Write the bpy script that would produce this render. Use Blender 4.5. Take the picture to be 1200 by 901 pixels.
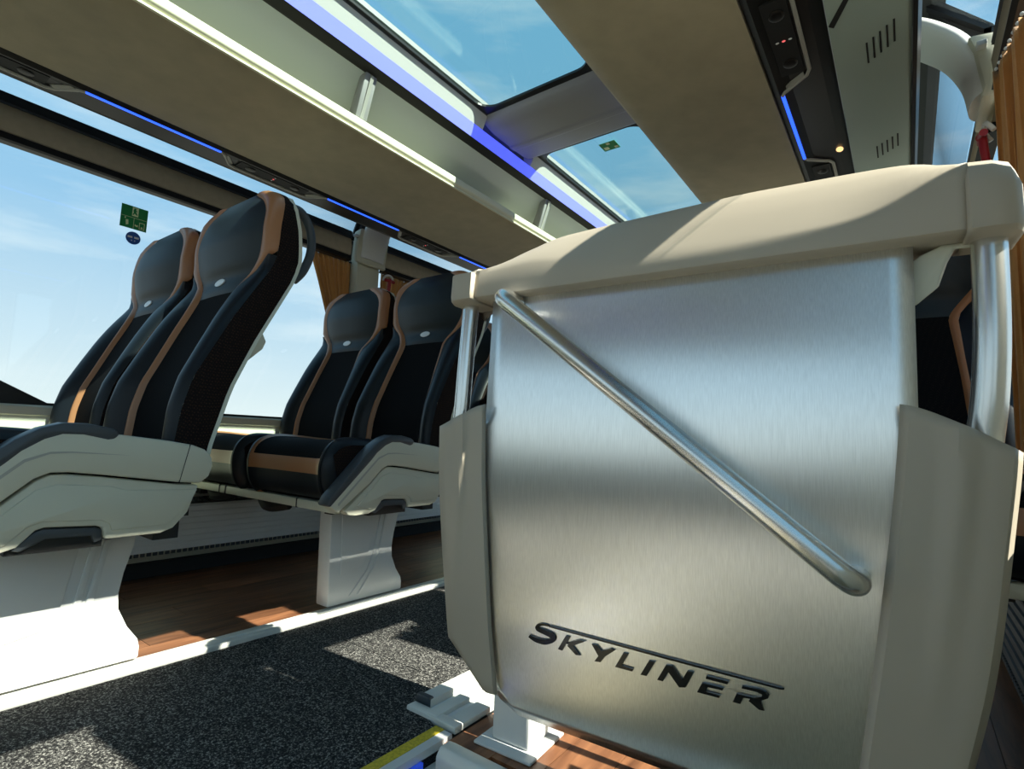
import bpy, bmesh, math, random
import numpy as np
from mathutils import Matrix, Vector
random.seed(4)
for o in list(bpy.data.objects): bpy.data.objects.remove(o, do_unlink=True)
SC = bpy.context.scene
COL = SC.collection

# ---------------------------------------------------------------- camera
H = 0.56                                   # lens height above the deck
C0 = np.array([600.0, 450.5]); V1 = np.array([1064.0, 533.0]); V2 = np.array([-250.0, 480.0])
F = math.sqrt(-float(np.dot(V1 - C0, V2 - C0)))
_y = np.array([*(V1 - C0), F]); _y /= np.linalg.norm(_y)
_x = -np.array([*(V2 - C0), F]); _x /= np.linalg.norm(_x)
RW = np.array([_x, _y, np.cross(_x, _y)])  # camera axes (right, down, forward) -> world
cam = bpy.data.cameras.new('camera'); camo = bpy.data.objects.new('camera', cam); COL.objects.link(camo)
cam.sensor_width = 36.0; cam.lens = F / 1200.0 * 36.0; cam.clip_start = 0.01; cam.clip_end = 500
M = Matrix.Identity(4)
for i in range(3):
    M[i][0] = RW[i][0]; M[i][1] = -RW[i][1]; M[i][2] = -RW[i][2]
M[2][3] = H
camo.matrix_world = M
SC.camera = camo

# ---------------------------------------------------------------- light
SC.view_settings.view_transform = 'Standard'; SC.view_settings.look = 'None'
SC.view_settings.exposure = 0.85; SC.view_settings.gamma = 1.0; SC.view_settings.use_curve_mapping = False
W = bpy.data.worlds.new('world'); SC.world = W; W.use_nodes = True
wn = W.node_tree; wn.nodes.clear()
def N(t, kind, **kw):
    n = t.nodes.new(kind)
    for k, v in kw.items(): setattr(n, k, v)
    return n
wo = N(wn, 'ShaderNodeOutputWorld'); wb = N(wn, 'ShaderNodeBackground'); wb.inputs[1].default_value = 0.95
tc = N(wn, 'ShaderNodeTexCoord'); sx = N(wn, 'ShaderNodeSeparateXYZ')
wn.links.new(tc.outputs['Generated'], sx.inputs[0])
rp = N(wn, 'ShaderNodeValToRGB'); el = rp.color_ramp.elements
el[0].position = 0.46; el[0].color = (0.30, 0.29, 0.24, 1)
el[1].position = 1.0; el[1].color = (0.13, 0.34, 0.52, 1)
for p, c in ((0.495, (0.42, 0.46, 0.46, 1)), (0.505, (0.57, 0.63, 0.63, 1)), (0.56, (0.43, 0.54, 0.61, 1)), (0.66, (0.23, 0.405, 0.57, 1)), (0.80, (0.17, 0.37, 0.55, 1))):
    e = el.new(p); e.color = c
mp = N(wn, 'ShaderNodeMapRange'); mp.inputs[1].default_value = -1; mp.inputs[2].default_value = 1
wn.links.new(sx.outputs[2], mp.inputs[0]); wn.links.new(mp.outputs[0], rp.inputs[0])
mpg = N(wn, 'ShaderNodeMapping'); mpg.inputs['Scale'].default_value = (1.2, 1.2, 7.0)
wn.links.new(tc.outputs['Generated'], mpg.inputs[0])
nz = N(wn, 'ShaderNodeTexNoise'); nz.inputs['Scale'].default_value = 2.2; nz.inputs['Detail'].default_value = 6; nz.inputs['Roughness'].default_value = 0.6
wn.links.new(mpg.outputs[0], nz.inputs['Vector'])
cr = N(wn, 'ShaderNodeValToRGB'); cr.color_ramp.elements[0].position = 0.50; cr.color_ramp.elements[1].position = 0.85
cr.color_ramp.elements[0].color = (0, 0, 0, 1); cr.color_ramp.elements[1].color = (0.75, 0.75, 0.75, 1)
wn.links.new(nz.outputs[0], cr.inputs[0])
mxw = N(wn, 'ShaderNodeMix', data_type='RGBA'); mxw.inputs[7].default_value = (0.60, 0.66, 0.68, 1)
wn.links.new(cr.outputs[0], mxw.inputs[0]); wn.links.new(rp.outputs[0], mxw.inputs[6])
wn.links.new(mxw.outputs[2], wb.inputs[0]); wn.links.new(wb.outputs[0], wo.inputs[0])
sun = bpy.data.lights.new('sun', 'SUN'); sun.energy = 8.2; sun.angle = 0.009; sun.color = (1.0, 0.93, 0.80)
suno = bpy.data.objects.new('sun', sun); COL.objects.link(suno)
suno.rotation_euler = Vector((1.02, 0.088, 1.0)).to_track_quat('Z', 'Y').to_euler(); suno.location = (6, 1, 7)

# ---------------------------------------------------------------- materials
def mat(name, col, rough=0.5, metal=0.0, noise=None, bump=None, emit=None, coat=0.0, spec=0.5, sheen=0.0):
    """noise=(scale, amount[, (sx,sy,sz)]) varies the colour; bump=(scale, strength[, (sx,sy,sz)])."""
    m = bpy.data.materials.new(name); m.use_nodes = True; t = m.node_tree
    b = t.nodes['Principled BSDF']
    b.inputs['Base Color'].default_value = (*col, 1); b.inputs['Roughness'].default_value = rough; b.inputs['Metallic'].default_value = metal
    b.inputs['Coat Weight'].default_value = coat; b.inputs['Specular IOR Level'].default_value = spec; b.inputs['Sheen Weight'].default_value = sheen
    if emit:
        b.inputs['Emission Color'].default_value = (*emit[0], 1); b.inputs['Emission Strength'].default_value = emit[1]
    def tex(sc, stretch):
        c = N(t, 'ShaderNodeTexCoord'); mp_ = N(t, 'ShaderNodeMapping'); mp_.inputs['Scale'].default_value = stretch
        t.links.new(c.outputs['Object'], mp_.inputs[0])
        n = N(t, 'ShaderNodeTexNoise'); n.inputs['Scale'].default_value = sc; n.inputs['Detail'].default_value = 4
        t.links.new(mp_.outputs[0], n.inputs['Vector']); return n
    if noise:
        n = tex(noise[0], noise[2] if len(noise) > 2 else (1, 1, 1)); r = N(t, 'ShaderNodeValToRGB'); a = noise[1]
        r.color_ramp.elements[0].position = 0.3; r.color_ramp.elements[1].position = 0.7
        r.color_ramp.elements[0].color = (*[max(0, c * (1 - a)) for c in col], 1)
        r.color_ramp.elements[1].color = (*[min(1, c * (1 + a)) for c in col], 1)
        t.links.new(n.outputs[0], r.inputs[0]); t.links.new(r.outputs[0], b.inputs['Base Color'])
    if bump:
        n = tex(bump[0], bump[2] if len(bump) > 2 else (1, 1, 1)); bp = N(t, 'ShaderNodeBump'); bp.inputs['Strength'].default_value = bump[1]; bp.inputs['Distance'].default_value = 0.002
        t.links.new(n.outputs[0], bp.inputs['Height']); t.links.new(bp.outputs[0], b.inputs['Normal'])
    return m
def glass(name, tint, ior=1.4):
    m = bpy.data.materials.new(name); m.use_nodes = True; t = m.node_tree; t.nodes.clear()
    o = N(t, 'ShaderNodeOutputMaterial'); tr = N(t, 'ShaderNodeBsdfTransparent'); tr.inputs[0].default_value = (*tint, 1)
    g = N(t, 'ShaderNodeBsdfGlossy'); g.inputs['Roughness'].default_value = 0.02; lw = N(t, 'ShaderNodeLayerWeight'); lw.inputs[0].default_value = 0.5
    pw_ = N(t, 'ShaderNodeMath', operation='POWER'); pw_.inputs[1].default_value = 4.0; t.links.new(lw.outputs['Facing'], pw_.inputs[0])
    fr = N(t, 'ShaderNodeMath', operation='MULTIPLY_ADD'); fr.inputs[1].default_value = 0.7; fr.inputs[2].default_value = 0.03; t.links.new(pw_.outputs[0], fr.inputs[0])
    x = N(t, 'ShaderNodeMixShader'); t.links.new(fr.outputs[0], x.inputs[0]); t.links.new(tr.outputs[0], x.inputs[1]); t.links.new(g.outputs[0], x.inputs[2])
    t.links.new(x.outputs[0], o.inputs[0]); return m
MT = {}
MT['glass'] = glass('window_glass', (0.93, 0.96, 0.96))
MT['roofglass'] = glass('sunroof_glass', (0.77, 0.865, 0.845))
MT['cream'] = mat('cream_plastic', (0.64, 0.635, 0.52), 0.45, bump=(900, 0.05))
MT['beigewing'] = mat('beige_plastic', (0.45, 0.395, 0.315), 0.5, bump=(1200, 0.08), noise=(3, 0.03))
MT['white'] = mat('white_plastic', (0.72, 0.73, 0.72), 0.35)
MT['trackwhite'] = mat('white_track', (0.78, 0.78, 0.73), 0.3)
MT['black'] = mat('black_plastic', (0.012, 0.012, 0.012), 0.35)
MT['blackmatt'] = mat('black_rubber', (0.015, 0.016, 0.017), 0.7)
MT['gunmetal'] = mat('slate_plastic', (0.055, 0.065, 0.075), 0.4)
MT['leather'] = mat('navy_leather', (0.006, 0.009, 0.013), 0.38, bump=(220, 0.12), spec=0.3)
MT['headleather'] = mat('slate_leather', (0.012, 0.020, 0.025), 0.5, bump=(260, 0.12), noise=(6, 0.12), spec=0.35)
MT['copper'] = mat('copper_leather', (0.40, 0.18, 0.08), 0.33, bump=(240, 0.1))
MT['velour'] = mat('beige_suede', (0.41, 0.355, 0.24), 0.9, noise=(14, 0.08), bump=(300, 0.15), sheen=0.2)
MT['greypanel'] = mat('grey_green_panel', (0.64, 0.72, 0.72), 0.5)
MT['ventpanel'] = mat('sage_grey_panel', (0.38, 0.47, 0.43), 0.45)
MT['frame'] = mat('grey_frame', (0.42, 0.42, 0.38), 0.4)
MT['beam'] = mat('roof_beam_grey', (0.33, 0.33, 0.33), 0.45)
MT['lip'] = mat('cream_lip', (0.74, 0.72, 0.56), 0.45)
MT['blind'] = mat('blind_fabric', (0.44, 0.38, 0.28), 0.85, noise=(40, 0.06))
MT['curtain'] = mat('amber_curtain', (0.62, 0.30, 0.09), 0.9, noise=(60, 0.06, (1, 1, 0.6)), bump=(420, 0.5), sheen=0.3)
MT['steel'] = mat('brushed_steel_tube', (0.74, 0.74, 0.72), 0.27, 1.0, bump=(300, 0.04, (1, 1, 0.05)))
MT['red'] = mat('red_plastic', (0.35, 0.012, 0.02), 0.35)
MT['badge'] = mat('pearl_badge', (0.85, 0.86, 0.87), 0.3)
MT['letters'] = mat('gloss_black_letter', (0.008, 0.008, 0.008), 0.25, coat=0.2, spec=0.3)
MT['yellow'] = mat('yellow_strip', (0.62, 0.48, 0.03), 0.6, noise=(200, 0.25))
MT['stairled'] = mat('stair_led', (0.03, 0.05, 0.4), 0.4, emit=((0.02, 0.10, 1.0), 0.2))
MT['ledblue'] = mat('blue_led', (0.05, 0.08, 0.5), 0.4, emit=((0.02, 0.10, 1.0), 1.1))
MT['covedim'] = mat('dim_light_cove', (0.40, 0.42, 0.55), 0.5, emit=((0.03, 0.06, 1.0), 0.12))
MT['cove'] = mat('blue_light_cove', (0.40, 0.42, 0.55), 0.5, emit=((0.03, 0.06, 1.0), 0.75))
MT['alu'] = mat('ribbed_aluminium', (0.78, 0.80, 0.80), 0.45, 0.2)
MT['darkalu'] = mat('dark_tread', (0.06, 0.065, 0.07), 0.5, 0.3)
MT['green'] = mat('exit_green', (0.01, 0.27, 0.07), 0.5)
MT['greenmark'] = mat('exit_mark', (0.85, 0.95, 0.60), 0.5)
MT['blue'] = mat('sticker_blue', (0.02, 0.11, 0.45), 0.5)
MT['glow'] = mat('warm_reflection', (0.9, 0.6, 0.3), 0.4, emit=((1.0, 0.6, 0.25), 0.8))  # emission standing in for a warm reflection, no lamp
MT['redled'] = mat('red_symbol', (0.5, 0.1, 0.1), 0.4, emit=((1.0, 0.15, 0.15), 0.5))

def fabric_mat(name, base, dot):
    m = bpy.data.materials.new(name); m.use_nodes = True; t = m.node_tree; b = t.nodes['Principled BSDF']; b.inputs['Roughness'].default_value = 0.85
    c = N(t, 'ShaderNodeTexCoord'); mp_ = N(t, 'ShaderNodeMapping'); mp_.inputs['Rotation'].default_value = (0.78, 0.6, 0.5)
    t.links.new(c.outputs['Object'], mp_.inputs[0])
    v = N(t, 'ShaderNodeTexVoronoi'); b.inputs['Specular IOR Level'].default_value = 0.1; v.inputs['Scale'].default_value = 190; v.inputs['Randomness'].default_value = 0.25
    t.links.new(mp_.outputs[0], v.inputs['Vector'])
    r = N(t, 'ShaderNodeValToRGB'); r.color_ramp.elements[0].position = 0.15; r.color_ramp.elements[1].position = 0.42
    r.color_ramp.elements[0].color = (*dot, 1); r.color_ramp.elements[1].color = (*base, 1)
    t.links.new(v.outputs['Distance'], r.inputs[0]); t.links.new(r.outputs[0], b.inputs['Base Color']); return m
MT['insert'] = fabric_mat('dark_dotted_fabric', (0.005, 0.005, 0.006), (0.016, 0.012, 0.010))
MT['sidefab'] = fabric_mat('brown_dotted_fabric', (0.012, 0.009, 0.009), (0.05, 0.026, 0.016))

def wood_mat():
    m = bpy.data.materials.new('walnut_vinyl'); m.use_nodes = True; t = m.node_tree; b = t.nodes['Principled BSDF']; b.inputs['Roughness'].default_value = 0.42
    c = N(t, 'ShaderNodeTexCoord'); oi = N(t, 'ShaderNodeObjectInfo'); mp_ = N(t, 'ShaderNodeMapping'); mp_.inputs['Scale'].default_value = (14, 1.6, 4)
    ad = N(t, 'ShaderNodeVectorMath', operation='ADD'); t.links.new(c.outputs['Object'], ad.inputs[0]); t.links.new(oi.outputs['Location'], ad.inputs[1])
    t.links.new(ad.outputs[0], mp_.inputs[0])
    n = N(t, 'ShaderNodeTexNoise'); n.inputs['Scale'].default_value = 3.0; n.inputs['Detail'].default_value = 8; n.inputs['Distortion'].default_value = 0.8
    t.links.new(mp_.outputs[0], n.inputs['Vector'])
    r = N(t, 'ShaderNodeValToRGB'); r.color_ramp.elements[0].position = 0.3; r.color_ramp.elements[1].position = 0.75
    r.color_ramp.elements[0].color = (0.10, 0.038, 0.018, 1); r.color_ramp.elements[1].color = (0.34, 0.15, 0.07, 1)
    t.links.new(n.outputs[0], r.inputs[0])
    hs = N(t, 'ShaderNodeHueSaturation'); mr = N(t, 'ShaderNodeMapRange'); mr.inputs[3].default_value = 0.7; mr.inputs[4].default_value = 1.2
    t.links.new(oi.outputs['Random'], mr.inputs[0]); t.links.new(mr.outputs[0], hs.inputs['Value']); t.links.new(r.outputs[0], hs.inputs['Color'])
    t.links.new(hs.outputs[0], b.inputs['Base Color']); return m
MT['wood'] = wood_mat()
def carpet_mat():
    m = bpy.data.materials.new('speckled_carpet'); m.use_nodes = True; t = m.node_tree; b = t.nodes['Principled BSDF']; b.inputs['Roughness'].default_value = 0.95; b.inputs['Specular IOR Level'].default_value = 0.1
    c = N(t, 'ShaderNodeTexCoord'); n = N(t, 'ShaderNodeTexNoise'); n.inputs['Scale'].default_value = 260; n.inputs['Detail'].default_value = 3; n.inputs['Roughness'].default_value = 0.7
    t.links.new(c.outputs['Object'], n.inputs['Vector'])
    r = N(t, 'ShaderNodeValToRGB'); e = r.color_ramp.elements; e[0].position = 0.40; e[0].color = (0.010, 0.010, 0.011, 1); e[1].position = 0.66; e[1].color = (0.40, 0.39, 0.36, 1)
    k = e.new(0.54); k.color = (0.055, 0.054, 0.052, 1)
    t.links.new(n.outputs[0], r.inputs[0]); t.links.new(r.outputs[0], b.inputs['Base Color'])
    bp = N(t, 'ShaderNodeBump'); bp.inputs['Strength'].default_value = 0.6; bp.inputs['Distance'].default_value = 0.004
    t.links.new(n.outputs[0], bp.inputs['Height']); t.links.new(bp.outputs[0], b.inputs['Normal']); return m
MT['carpet'] = carpet_mat()
def brushed_mat():
    m = bpy.data.materials.new('brushed_panel'); m.use_nodes = True; t = m.node_tree; b = t.nodes['Principled BSDF']
    b.inputs['Metallic'].default_value = 1.0; b.inputs['Roughness'].default_value = 0.30; b.inputs['Anisotropic'].default_value = 0.82
    tg = N(t, 'ShaderNodeTangent'); tg.direction_type = 'UV_MAP'; tg.uv_map = 'UVMap'; t.links.new(tg.outputs[0], b.inputs['Tangent'])
    c = N(t, 'ShaderNodeTexCoord'); mp_ = N(t, 'ShaderNodeMapping'); mp_.inputs['Scale'].default_value = (900, 900, 26)
    t.links.new(c.outputs['Object'], mp_.inputs[0]); n = N(t, 'ShaderNodeTexNoise'); n.inputs['Scale'].default_value = 1.0; n.inputs['Detail'].default_value = 3
    t.links.new(mp_.outputs[0], n.inputs['Vector'])
    r = N(t, 'ShaderNodeValToRGB'); r.color_ramp.elements[0].position = 0.3; r.color_ramp.elements[1].position = 0.7
    r.color_ramp.elements[0].color = (0.80, 0.80, 0.78, 1); r.color_ramp.elements[1].color = (0.92, 0.92, 0.90, 1)
    t.links.new(n.outputs[0], r.inputs[0]); t.links.new(r.outputs[0], b.inputs['Base Color'])
    bp = N(t, 'ShaderNodeBump'); bp.inputs['Strength'].default_value = 0.06; bp.inputs['Distance'].default_value = 0.001
    t.links.new(n.outputs[0], bp.inputs['Height']); t.links.new(bp.outputs[0], b.inputs['Normal']); return m
MT['brushed'] = brushed_mat()

# ---------------------------------------------------------------- helpers
def obj(name, verts, faces, m, parent=None, smooth=False, bevel=0.0, seg=2):
    me = bpy.data.meshes.new(name); me.from_pydata([tuple(map(float, v)) for v in verts], [], faces); me.update()
    bm = bmesh.new(); bm.from_mesh(me); bmesh.ops.remove_doubles(bm, verts=bm.verts, dist=1e-6)
    bmesh.ops.recalc_face_normals(bm, faces=bm.faces)
    if bevel > 0:
        es = [e for e in bm.edges if len(e.link_faces) == 2 and e.calc_face_angle(0) > 0.6]
        if es: bmesh.ops.bevel(bm, geom=es, offset=bevel, segments=seg, profile=0.5, affect='EDGES', clamp_overlap=True)
    bm.to_mesh(me); bm.free()
    if smooth or bevel > 0:
        for p in me.polygons: p.use_smooth = True
        try: me.set_sharp_from_angle(angle=math.radians(38))
        except Exception: pass
    me.materials.append(MT[m] if isinstance(m, str) else m)
    o = bpy.data.objects.new(name, me); COL.objects.link(o)
    if parent: o.parent = parent
    return o
def tag(o, label=None, cat=None, group=None, kind=None):
    for k, v in (('label', label), ('category', cat), ('group', group), ('kind', kind)):
        if v: o[k] = v
    return o
def empty(name, loc, rz=0.0):
    o = bpy.data.objects.new(name, None); COL.objects.link(o); o.location = loc; o.rotation_euler = (0, 0, rz); o.empty_display_size = 0.05
    return o
def boxd(x, y, z, V=None, Fc=None):
    V = [] if V is None else V; Fc = [] if Fc is None else Fc; n = len(V)
    V += [(x[i], y[j], z[k]) for k in (0, 1) for j in (0, 1) for i in (0, 1)]
    Fc += [tuple(n + a for a in f) for f in ((0, 2, 3, 1), (4, 5, 7, 6), (0, 1, 5, 4), (2, 6, 7, 3), (0, 4, 6, 2), (1, 3, 7, 5))]
    return V, Fc
def box(name, x, y, z, m, parent=None, bevel=0.0): return obj(name, *boxd(x, y, z), m, parent, bevel=bevel)
def boxes(name, L, m, parent=None, bevel=0.0):
    V, Fc = [], []
    for b in L: boxd(*b, V, Fc)
    return obj(name, V, Fc, m, parent, bevel=bevel)
def prism(name, pts, axis, a0, a1, m, parent=None, bevel=0.0, smooth=False):
    """polygon extruded along an axis. x: pts=(y,z); y: pts=(x,z); z: pts=(x,y)"""
    put = {'x': lambda p, a: (a, p[0], p[1]), 'y': lambda p, a: (p[0], a, p[1]), 'z': lambda p, a: (p[0], p[1], a)}[axis]
    n = len(pts); V = [put(p, a0) for p in pts] + [put(p, a1) for p in pts]
    Fc = [tuple(range(n)), tuple(range(2 * n - 1, n - 1, -1))] + [(i, (i + 1) % n, n + (i + 1) % n, n + i) for i in range(n)]
    return obj(name, V, Fc, m, parent, bevel=bevel, smooth=smooth)
def catmull(P, k=6):
    P = [np.array(p, float) for p in P]; out = []
    for i in range(len(P) - 1):
        p0 = P[max(i - 1, 0)]; p1, p2 = P[i], P[i + 1]; p3 = P[min(i + 2, len(P) - 1)]
        for j in range(k):
            t = j / k
            out.append(0.5 * ((2 * p1) + (-p0 + p2) * t + (2 * p0 - 5 * p1 + 4 * p2 - p3) * t * t + (-p0 + 3 * p1 - 3 * p2 + p3) * t ** 3))
    out.append(P[-1]); return out
def tube(name, P, r, m, parent=None, seg=16, k=6, flat=1.0):
    P = catmull(P, k) if k > 1 else [np.array(p, float) for p in P]
    V, Fc = [], []; up = None
    for i, p in enumerate(P):
        d = P[min(i + 1, len(P) - 1)] - P[max(i - 1, 0)]; d /= np.linalg.norm(d)
        if up is None:
            up = np.cross(d, (0, 0, 1.0)) if abs(d[2]) < 0.9 else np.cross(d, (1.0, 0, 0))
        up = up - d * np.dot(up, d); up /= np.linalg.norm(up); s = np.cross(d, up)
        rr = r[i] if isinstance(r, (list, tuple)) else r
        V += [p + rr * (math.cos(a) * up + flat * math.sin(a) * s) for a in [2 * math.pi * j / seg for j in range(seg)]]
    for i in range(len(P) - 1):
        for j in range(seg): Fc.append((i * seg + j, i * seg + (j + 1) % seg, (i + 1) * seg + (j + 1) % seg, (i + 1) * seg + j))
    Fc.append(tuple(range(seg))); Fc.append(tuple((len(P) - 1) * seg + j for j in range(seg)))
    return obj(name, V, Fc, m, parent, smooth=True)
def grid(name, rows, m, parent=None, smooth=True, thick=0.0):
    n = len(rows[0]); V = [p for r in rows for p in r]
    Fc = [(i * n + j, i * n + j + 1, (i + 1) * n + j + 1, (i + 1) * n + j) for i in range(len(rows) - 1) for j in range(n - 1)]
    o = obj(name, V, Fc, m, parent, smooth=smooth)
    if thick:
        md = o.modifiers.new('solid', 'SOLIDIFY'); md.thickness = thick; md.offset = 0
    return o
def ellipsoid(name, c, r, m, parent=None, nu=14, nv=9):
    V = []; Fc = []
    for i in range(nv + 1):
        th = math.pi * i / nv
        for j in range(nu):
            ph = 2 * math.pi * j / nu; V.append((c[0] + r[0] * math.sin(th) * math.cos(ph), c[1] + r[1] * math.sin(th) * math.sin(ph), c[2] + r[2] * math.cos(th)))
    for i in range(nv):
        for j in range(nu): Fc.append((i * nu + j, i * nu + (j + 1) % nu, (i + 1) * nu + (j + 1) % nu, (i + 1) * nu + j))
    return obj(name, V, Fc, m, parent, smooth=True)
class Tab:
    """smoothed table lookup"""
    def __init__(s, pts, sig=0.02):
        x, y = zip(*pts); s.g = np.linspace(x[0] - .1, x[-1] + .1, 700); v = np.interp(s.g, x, y); st = s.g[1] - s.g[0]
        k = np.exp(-0.5 * (np.arange(-60, 61) * st / sig) ** 2); k /= k.sum(); s.v = np.convolve(np.pad(v, 60, mode='edge'), k, 'valid')
    def __call__(s, z): return float(np.interp(z, s.g, s.v))
def ray(u, v): return RW @ np.array([u - C0[0], v - C0[1], F])
def copy_tree(o, parent=None):
    c = o.copy(); COL.objects.link(c)
    if parent: c.parent = parent
    for ch in [q for q in bpy.data.objects if q.parent is o]: copy_tree(ch, c)
    return c
S = lambda z: z + H              # heights measured from the lens -> above the deck
MX = lambda x: -2.04 - x         # mirror across the bus centre line (x = -1.02)
Y0, Y1 = -1.9, 4.6               # inside ends of the deck

# ---------------------------------------------------------------- setting
fl = boxes('floor', [((-2.36, -0.70), (Y0, Y1), (-0.10, -0.006)), ((-0.70, 0.30), (0.775, Y1), (-0.10, -0.006))], 'blackmatt'); tag(fl, kind='structure')
pm = {}
def planks(x0, x1, y0, y1, w=0.092, L=0.62):
    i = 0; x = x1
    while x - w > x0 - w * 0.9:
        xa = max(x0, x - w); y = y0 - (i * 0.37 % 1.0) * L
        while y < y1:
            a, b = max(y, y0), min(y + L, y1)
            if b - a > 0.03:
                key = (round(x - xa, 3), round(b - a, 3))
                if key not in pm:
                    t = box('plank', (-(x - xa) / 2 + 0.0007, (x - xa) / 2 - 0.0007), (-(b - a) / 2 + 0.0007, (b - a) / 2 - 0.0007), (-0.006, 0.0), 'wood', fl); pm[key] = t.data
                else:
                    t = bpy.data.objects.new('plank', pm[key]); COL.objects.link(t); t.parent = fl
                t.location = ((x + xa) / 2, (a + b) / 2, 0)
            y += L
        x -= w; i += 1
planks(-2.26, -1.475, -0.4, 3.4)
planks(-0.70, 0.22, 0.777, 2.6)
# stairwell under the camera
tag(boxes('wall_stairwell', [((-0.74, -0.705), (Y0, 0.775), (-1.3, -0.105)), ((-0.70, 0.30), (0.775, 0.80), (-1.3, -0.105))], 'gunmetal'), kind='structure')
for i, (xa, xb) in enumerate(((-0.70, -0.42), (-0.42, -0.14), (-0.14, 0.26))):
    tag(box('stair_step', (xa, xb), (Y0, 0.775), (-0.9, -0.20 - 0.20 * i), 'velour'), kind='structure')

def lower_wall(name, side):
    f = (lambda x: x) if side < 0 else MX
    pts = [(f(x), S(z)) for x, z in ((-2.36, -1.9 if side > 0 else -0.66), (-2.305, -1.9 if side > 0 else -0.66), (-2.305, -0.06), (-2.295, -0.05), (-2.295, -0.012), (-2.301, -0.008), (-2.301, 0.012), (-2.296, 0.016), (-2.298, 0.042), (-2.305, 0.048), (-2.36, 0.048))]
    tag(prism(name, pts, 'y', Y0, Y1, 'cream'), kind='structure')
lower_wall('wall_left', -1); lower_wall('wall_right', 1)
tag(box('baseboard_left', (-2.30, -2.262), (Y0 + .02, Y1 - .02), (0, 0.05), 'blackmatt'), kind='structure')

# roof, sunroof frame and coves
GX0, GX1, GZ = -1.238, -0.775, 1.215
rb = [((-2.085, GX0), (Y0, Y1), (S(1.235), S(1.252))), ((GX1, 0.045), (Y0, Y1), (S(1.235), S(1.252))),
      ((GX0, GX1), (Y0, -0.75), (S(1.235), S(1.252))), ((GX0, GX1), (3.7, Y1), (S(1.235), S(1.252)))]
tag(boxes('ceiling', rb, 'beam'), kind='structure')
def sunroof(name, ya, yb):
    w = tag(box(name, (GX0 - .02, GX1 + .02), (ya - .02, yb + .02), (S(GZ + .006), S(GZ + .012)), 'roofglass'), kind='structure')
    # black bonded edge with round corners
    inr = []; r = 0.06; t = 0.022
    xa, xb, y_a, y_b = GX0 + t * 0.3, GX1 - t * 0.3, ya + .004, yb - .055
    for cx, cy, a0 in ((xb - r, y_b - r, 0), (xa + r, y_b - r, 90), (xa + r, y_a + r, 180), (xb - r, y_a + r, 270)):
        inr += [(cx + r * math.cos(math.radians(a0 + k * 15)), cy + r * math.sin(math.radians(a0 + k * 15))) for k in range(7)]
    X0, X1, A, B = GX0 - .02, GX1 + .02, ya - .02, yb + .02
    out = []
    for i, (x, y) in enumerate(inr):
        q = i // 7; k = i % 7
        cxy = ((X1, B), (X0, B), (X0, A), (X1, A))[q]
        if q in (0, 2): out.append((cxy[0], y + (cxy[1] - y) * 1) if k > 2 else (cxy[0], y))
        else: out.append((x, cxy[1]) if k < 4 else cxy)
        if q in (0, 2) and k > 3: out[-1] = (x, cxy[1])
        if q in (1, 3) and k > 3: out[-1] = (cxy[0], y)
        if k == 3: out[-1] = cxy
    n = len(inr); V = []
    for z in (GZ - .004, GZ + .004): V += [(x, y, S(z)) for x, y in inr] + [(x, y, S(z)) for x, y in out]
    Fc = []
    for i in range(n):
        j = (i + 1) % n
        Fc += [(i, j, n + j, n + i), (2 * n + i, 3 * n + i, 3 * n + j, 2 * n + j), (i, 2 * n + i, 2 * n + j, j), (n + i, n + j, 3 * n + j, 3 * n + i)]
    obj('window_frame', V, Fc, 'black', w)
    return w
sr1 = sunroof('window_1', -0.75, 1.478); sr2 = sunroof('window_2', 1.80, 3.70)
# beam between the two roof panes
bp = [(1.452, 1.20), (1.462, 1.19), (1.50, 1.178), (1.52, 1.176), (1.62, 1.176), (1.628, 1.17), (1.65, 1.17), (1.658, 1.176), (1.74, 1.178), (1.765, 1.19), (1.772, 1.20), (1.79, 1.235), (1.44, 1.235)]
tag(prism('trim_1', [(y, S(z)) for y, z in bp], 'x', -1.266, -0.74, 'beam', bevel=0.004), kind='structure')
# light coves each side of the sunroof
def cove(side, n):
    f = (lambda x: x) if side < 0 else (lambda x: MX(x) + 0.03)
    q = lambda *P: [(f(x), S(z)) for x, z in P]
    tag(prism('trim_%d' % n, q((-1.36, 1.118), (-1.318, 1.113), (-1.286, 1.122), (-1.29, 1.14), (-1.36, 1.14)), 'y', Y0, Y1, 'blackmatt'), kind='structure')
    lt = empty('cove_light', (f(-1.28), 1.3, S(1.12)))
    tag(lt, 'long blue light cove above the ' + ('rack by the exit sticker window' if side < 0 else 'rack over the metal partition'), 'light')
    dx, dy, dz = f(-1.28), 1.3, S(1.12)
    loc = lambda P: [(x - dx, z - dz) for x, z in q(*P)]
    prism('diffuser', loc([(-1.285, 1.122), (-1.2645, 1.16), (-1.30, 1.16)]), 'y', Y0 - dy, Y1 - dy, 'cove' if side < 0 else 'covedim', lt)
    for k, (a, b) in enumerate(((-0.75, 1.452), (1.772, 3.70))):
        tag(prism('trim_%d' % (n + 1 + k), q((-1.2645, 1.1605), (-1.2435, 1.207), (-1.30, 1.234), (-1.30, 1.1605)), 'y', a, b, 'white'), kind='structure')
        tag(prism('trim_%d' % (n + 3 + k), q((-1.2435, 1.2075), (-1.238, 1.218), (-1.30, 1.2345)), 'y', a, b, 'gunmetal'), kind='structure')
cove(-1, 2); cove(1, 7)

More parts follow.
